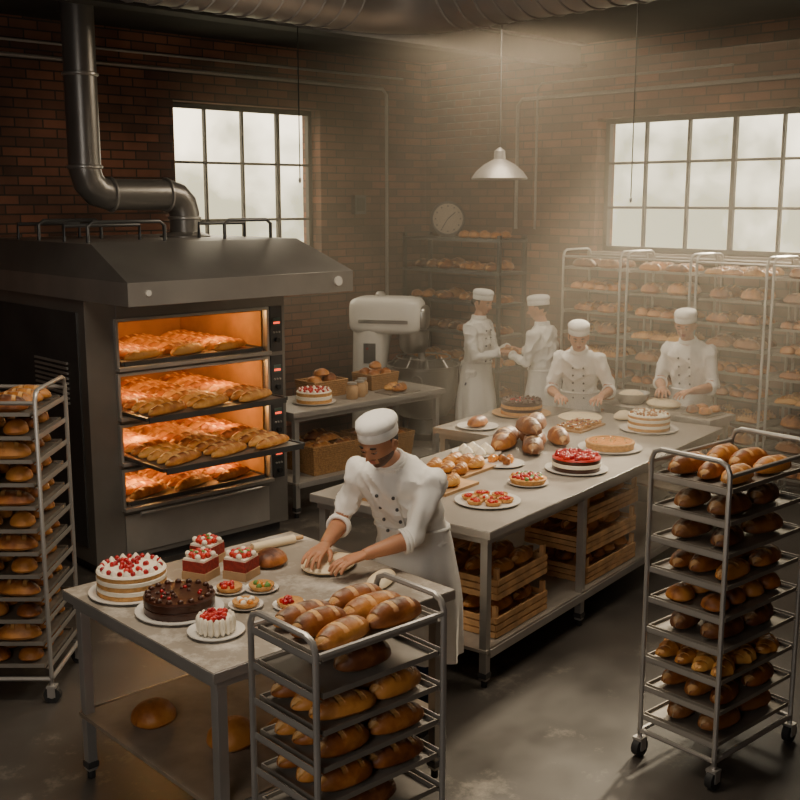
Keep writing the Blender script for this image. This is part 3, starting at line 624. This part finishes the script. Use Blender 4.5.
def baker(name,loc,yaw,lean,pitch,hyaw,LT,RT,H=1.,skin='skin',rolled=True,fem=False,stub=False,htilt=.25,hemz=.34,trous='navy_cloth',hroll=0.,bulk=1.):
    up=V((sin(lean),0,cos(lean))); fw=V((cos(lean),0,-sin(lean))); P=V((-.05*sin(lean)*2,0,.95)); b=MB(); Y=V((0,1,0))
    k_=.93 if fem else bulk
    def ring(t,hw,hd,off=0,N=26):
        c=P+(up*t if t>0 else V((0,0,t)))+fw*off; f_=fw if t>.05 else V((1,0,0))
        return [c+Y*(hw*k_*cos(2*pi*k/N))+f_*(hd*sin(2*pi*k/N)*(.5+.5*k_)) for k in range(N)]
    b.rings([ring(*q) for q in ((-.16,.165,.125),(-.07,.178,.135),(.06,.166,.124),(.18,.158,.118),(.30,.178,.127),(.40,.192,.120),(.455,.165,.100),(.495,.095,.076),(.525,.06,.06))],'cotton')
    C=P+up*.445; hv=V((sin(lean+htilt),0,cos(lean+htilt))); Hc=C+up*.05+hv*.172
    b.tube([C-up*.02,C+up*.06,Hc-V((0,0,.04))],[.062,.056,.056],'skin',14)
    arms=[]
    for s,Tg in ((1,LT),(-1,RT)):
        Sh=C+Y*(.180*s*k_)-up*.022; Tg=V(Tg)/H; E,Wr=ik(Sh,Tg,.29,.255,V((-.5,.42*s,-.75)))
        mid=Sh.lerp(E,.5); m2=E.lerp(Wr,.35); rl=.046 if rolled else .050
        b.tube([Sh-Y*(.06*s),Sh,mid,E,m2,Wr],[.060,.066,.060,.051,rl-.002,.028 if rolled else .036],'cotton',14)
        arms.append((s,Sh,E,Wr))
        b.ball(tuple(Sh),(.068,.066,.064),'cotton',14,8)
    for s in (1,-1):
        b.tube([P+V((0,.085*s,.0)),V((.01,.095*s,.75)),V((.03,.10*s,.5)),V((.0,.10*s,.3)),V((-.02,.10*s,.09))],[.1,.088,.07,.066,.062],'cotton',14)
    vs,fs,ns=remesh(b,.011,5)
    out=MB(); ms=[]
    def seg(p,a,c):
        d=c-a; t=(p-a).dot(d)/d.dot(d); q=a+d*max(0,min(1,t)); return t,(p-q).length
    isk=[0]*len(vs)
    for f_ in fs:
        c=sum((vs[i] for i in f_),V())/len(f_); mt='cotton'
        if c.z<.84: mt=trous
        for s,Sh,E,Wr in arms:
            t,d=seg(c,E,Wr)
            if d<.07 and t>(.12 if rolled else .97): mt=skin
        t,d=seg(c,C+up*.075,Hc)
        if d<.075 and t>0.02: mt=skin
        ms.append(mt)
        if mt==skin:
            for i in f_: isk[i]=1
    nv=[]
    for i,(p,nn) in enumerate(zip(vs,ns)):
        if not isk[i]:
            r1=1-abs(noise.noise(V((p.x*9,p.y*9+p.z*5,p.z*7))+V((yaw*7,0,0))))*2
            q=noise.noise(p*10+V((yaw*7,0,0)))*.014+r1*r1*r1*.013-.005+noise.noise(V((p.x*26,p.y*26,p.z*12))+V((yaw,3,0)))*.009; p=p+nn*q
        nv.append(p)
    out.M=Matrix.Scale(H,4); out.add(nv,fs,ms)
    for s,Sh,E,Wr in arms:
        u=(Wr-E).normalized(); c=E+u*(.03 if rolled else .235)
        a1=u.cross(V((0,0,1))); a1=a1.normalized() if a1.length>.05 else Y; a2=u.cross(a1); rr=.053 if rolled else .040
        for off in ((0,.018) if rolled else (0,)):
            out.tube([c+u*off+(a1*cos(2*pi*k/18)+a2*sin(2*pi*k/18))*rr for k in range(18)],.010,'cotton',8,False,True)
        X=V((u.x,u.y*.6,min(u.z,-.0)*.45)); X.normalize(); Z=V((0,0,1)); Yh=Z.cross(X).normalized(); Z=X.cross(Yh)
        Mx=Matrix((X,Yh,Z)).transposed().to_4x4(); o=out.M.copy()
        out.M=o@Matrix.Translation(Wr)@Mx@(Matrix.Diagonal((1,-1,1,1)) if s>0 else Matrix())@Matrix.Scale(1.08,4)
        hf=HAND[1] if s<0 else [tuple(reversed(q)) for q in HAND[1]]
        out.add(HAND[0],hf,skin); out.M=o
    cc=C+up*.07+fw*.005
    for q,rr in ((0,.066),(.016,.063)):
        out.tube([cc+up*q+(fw*cos(2*pi*k/20)+Y*sin(2*pi*k/20))*rr for k in range(20)],.012,'cotton',8,False,True)
    for j in range(5):
        t=.10+.075*j; dep=.130 if j<3 else .125
        for s in (-1,1): c=P+up*t+fw*dep*(.5+.5*k_)+Y*(.045*s); out.ball(tuple(c),(.009,.009,.009),'steel_dark',8,6)
    out.tube([P+up*(.06+.05*j)+fw*(.128)*(.5+.5*k_)+Y*.062 for j in range(8)],.004,'apron_cotton',6)
    R=[];N=72;K=14
    for j in range(K+1):
        t=j/K; z=1.03-t*(1.03-hemz); amp=.055*t; hw=(.180+.05*sm(t*1.6))*(.5+.5*k_); hd=(.140+.055*sm(t*1.5)); c=V((P.x*.8+(z-.95)*sin(lean)*.9 if z>.95 else P.x*.8,0,z))
        R.append([c+V(((hd*(1+amp*sin(9*a+1.3+t)+amp*.7*sin(5*a+2*t)+amp*.4*sin(17*a-2*t)))*cos(a),(hw*(1+amp*sin(9*a+1.3+t)+amp*.7*sin(5*a+2*t)+amp*.4*sin(17*a-2*t)))*sin(a)*(.96 if fem else 1),0)) for a in [2*pi*k/N for k in range(N)]])
    out.rings(R,'apron_cotton',False)
    out.tube([p*1.0 for p in R[0]][::4],.010,'apron_cotton',8,False,True)
    for s in (-1,1): out.tube([R[0][36]+V((-.01,.01*s,0)),R[0][36]+V((-.03,.04*s,-.06)),R[0][36]+V((-.03,.03*s,-.22))],.007,'apron_cotton',6)
    for s in (-1,1):
        out.ball((.045,.10*s,.05),(.135,.05,.045),'black_leather',18,10,.75); out.box((.045,.10*s,.01),(.25,.095,.02),'rubber')
    out.M=Matrix.Scale(H,4)@Matrix.Translation(Hc)@Matrix.Rotation(hyaw,4,'Z')@Matrix.Rotation(pitch,4,'Y')@Matrix.Rotation(hroll,4,'X')
    head(out,skin,'hair_dark',fem,stub)
    out.build(name,(loc[0],loc[1],0),yaw)
baker('baker',(3.58,3.73),radians(198),.52,.42,-.10,(.45,-.01,1.0),(.42,-.24,1.0),1.0,'skin',True,False,True,bulk=1.13,hemz=.36)
baker('baker',(7.86,7.26),radians(-77),.03,.25,-.2,(.30,.09,1.18),(.32,-.09,1.16),1.0,'skin_fair',False,True)
baker('baker',(8.04,6.56),radians(103),.05,.25,.2,(.30,.09,1.14),(.30,-.09,1.16),.985,'skin_fair',False,False)
baker('baker',(7.38,5.62),radians(212),.42,.36,.15,(.35,.20,1.02),(.38,-.14,1.02),.97,'skin_fair',True,True)
baker('baker',(8.04,4.96),radians(192),.26,.32,.1,(.33,.12,1.06),(.33,-.12,1.06),1.0,'skin_fair',True,False)
b=MB(); b.loaf(0,0,0,.24,.12,.08,radians(103),'loaf_crust',14,12); b.build('bread_loaf',(7.95,6.91,1.12))
# ------------------------------------------------------------------ lighting
def area(name,loc,rot,size,en,col,sy=None):
    l=bpy.data.lights.new(name,'AREA'); l.energy=en; l.color=col; l.size=size
    if sy: l.shape='RECTANGLE'; l.size_y=sy
    o=bpy.data.objects.new(name,l); o.location=loc; o.rotation_euler=rot; bpy.context.scene.collection.objects.link(o); return o
area('ceiling_fill',(2.3,3.6,3.95),(0,0,0),1.2,78,(1,.85,.66))  # added overhead fill for the foreground, no fixture modelled
area('ceiling_fill',(4.9,3.3,3.4),(0,0,0),1.1,40,(1,.85,.66))  # second added overhead fill, also without a fixture
area('ceiling_fill',(6.7,5.8,4.0),(0,0,0),1.4,68,(1,.82,.60))  # added fill that lights the haze at the back, no fixture
o=area('rear_fill',(-1.0,1.0,2.4),(0,0,0),1.8,50,(1,.93,.84)); o.rotation_euler=V((1,.75,-.28)).to_track_quat('-Z','Y').to_euler()  # added low-angle fill from behind the camera; the rear wall has no window
s=bpy.data.lights.new('sun','SUN'); s.energy=9.0; s.angle=radians(4); s.color=(1,.82,.56)
o=bpy.data.objects.new('sun',s); o.rotation_euler=V((-.85,-.22,-.45)).to_track_quat('-Z','Y').to_euler(); bpy.context.scene.collection.objects.link(o)
w=bpy.data.worlds.new('sky'); bpy.context.scene.world=w; w.use_nodes=True; N=w.node_tree.nodes; L=w.node_tree.links
tc=N.new('ShaderNodeTexCoord'); n=N.new('ShaderNodeTexNoise'); n.inputs['Scale'].default_value=14; n.inputs['Detail'].default_value=7
L.new(tc.outputs['Generated'],n.inputs['Vector']); sp=N.new('ShaderNodeSeparateXYZ'); L.new(tc.outputs['Generated'],sp.inputs[0])
fac=mth(N,L,'ADD',n.outputs['Fac'],mth(N,L,'MULTIPLY',sp.outputs[2],1.6))
r=ramp(N,(.30,.27,.17),(1,.85,.60),.42,.68); L.new(fac,r.inputs['Fac'])
L.new(r.outputs['Color'],N['Background'].inputs[0]); N['Background'].inputs[1].default_value=4.4
m=bpy.data.materials.new('air_haze'); m.use_nodes=True; N=m.node_tree.nodes; L=m.node_tree.links
N.remove(N['Principled BSDF']); vsn=N.new('ShaderNodeVolumeScatter'); vsn.inputs['Density'].default_value=.08; vsn.inputs['Color'].default_value=(1,.88,.72,1); vsn.inputs['Anisotropy'].default_value=.4
L.new(vsn.outputs[0],N['Material Output'].inputs['Volume']); MATS['air_haze']=m
b=MB(); b.bx(5.35,XW-.01,2.,YW-.01,.01,3.8,'air_haze'); b.build('floury_air_haze')
# ------------------------------------------------------------------ camera
cam=bpy.data.cameras.new('camera'); cam.lens=49.05; cam.sensor_width=36
o=bpy.data.objects.new('camera',cam); o.location=(0,0,2.6); o.rotation_euler=(radians(79.6),0,radians(-43.2)); bpy.context.scene.collection.objects.link(o)
bpy.context.scene.camera=o
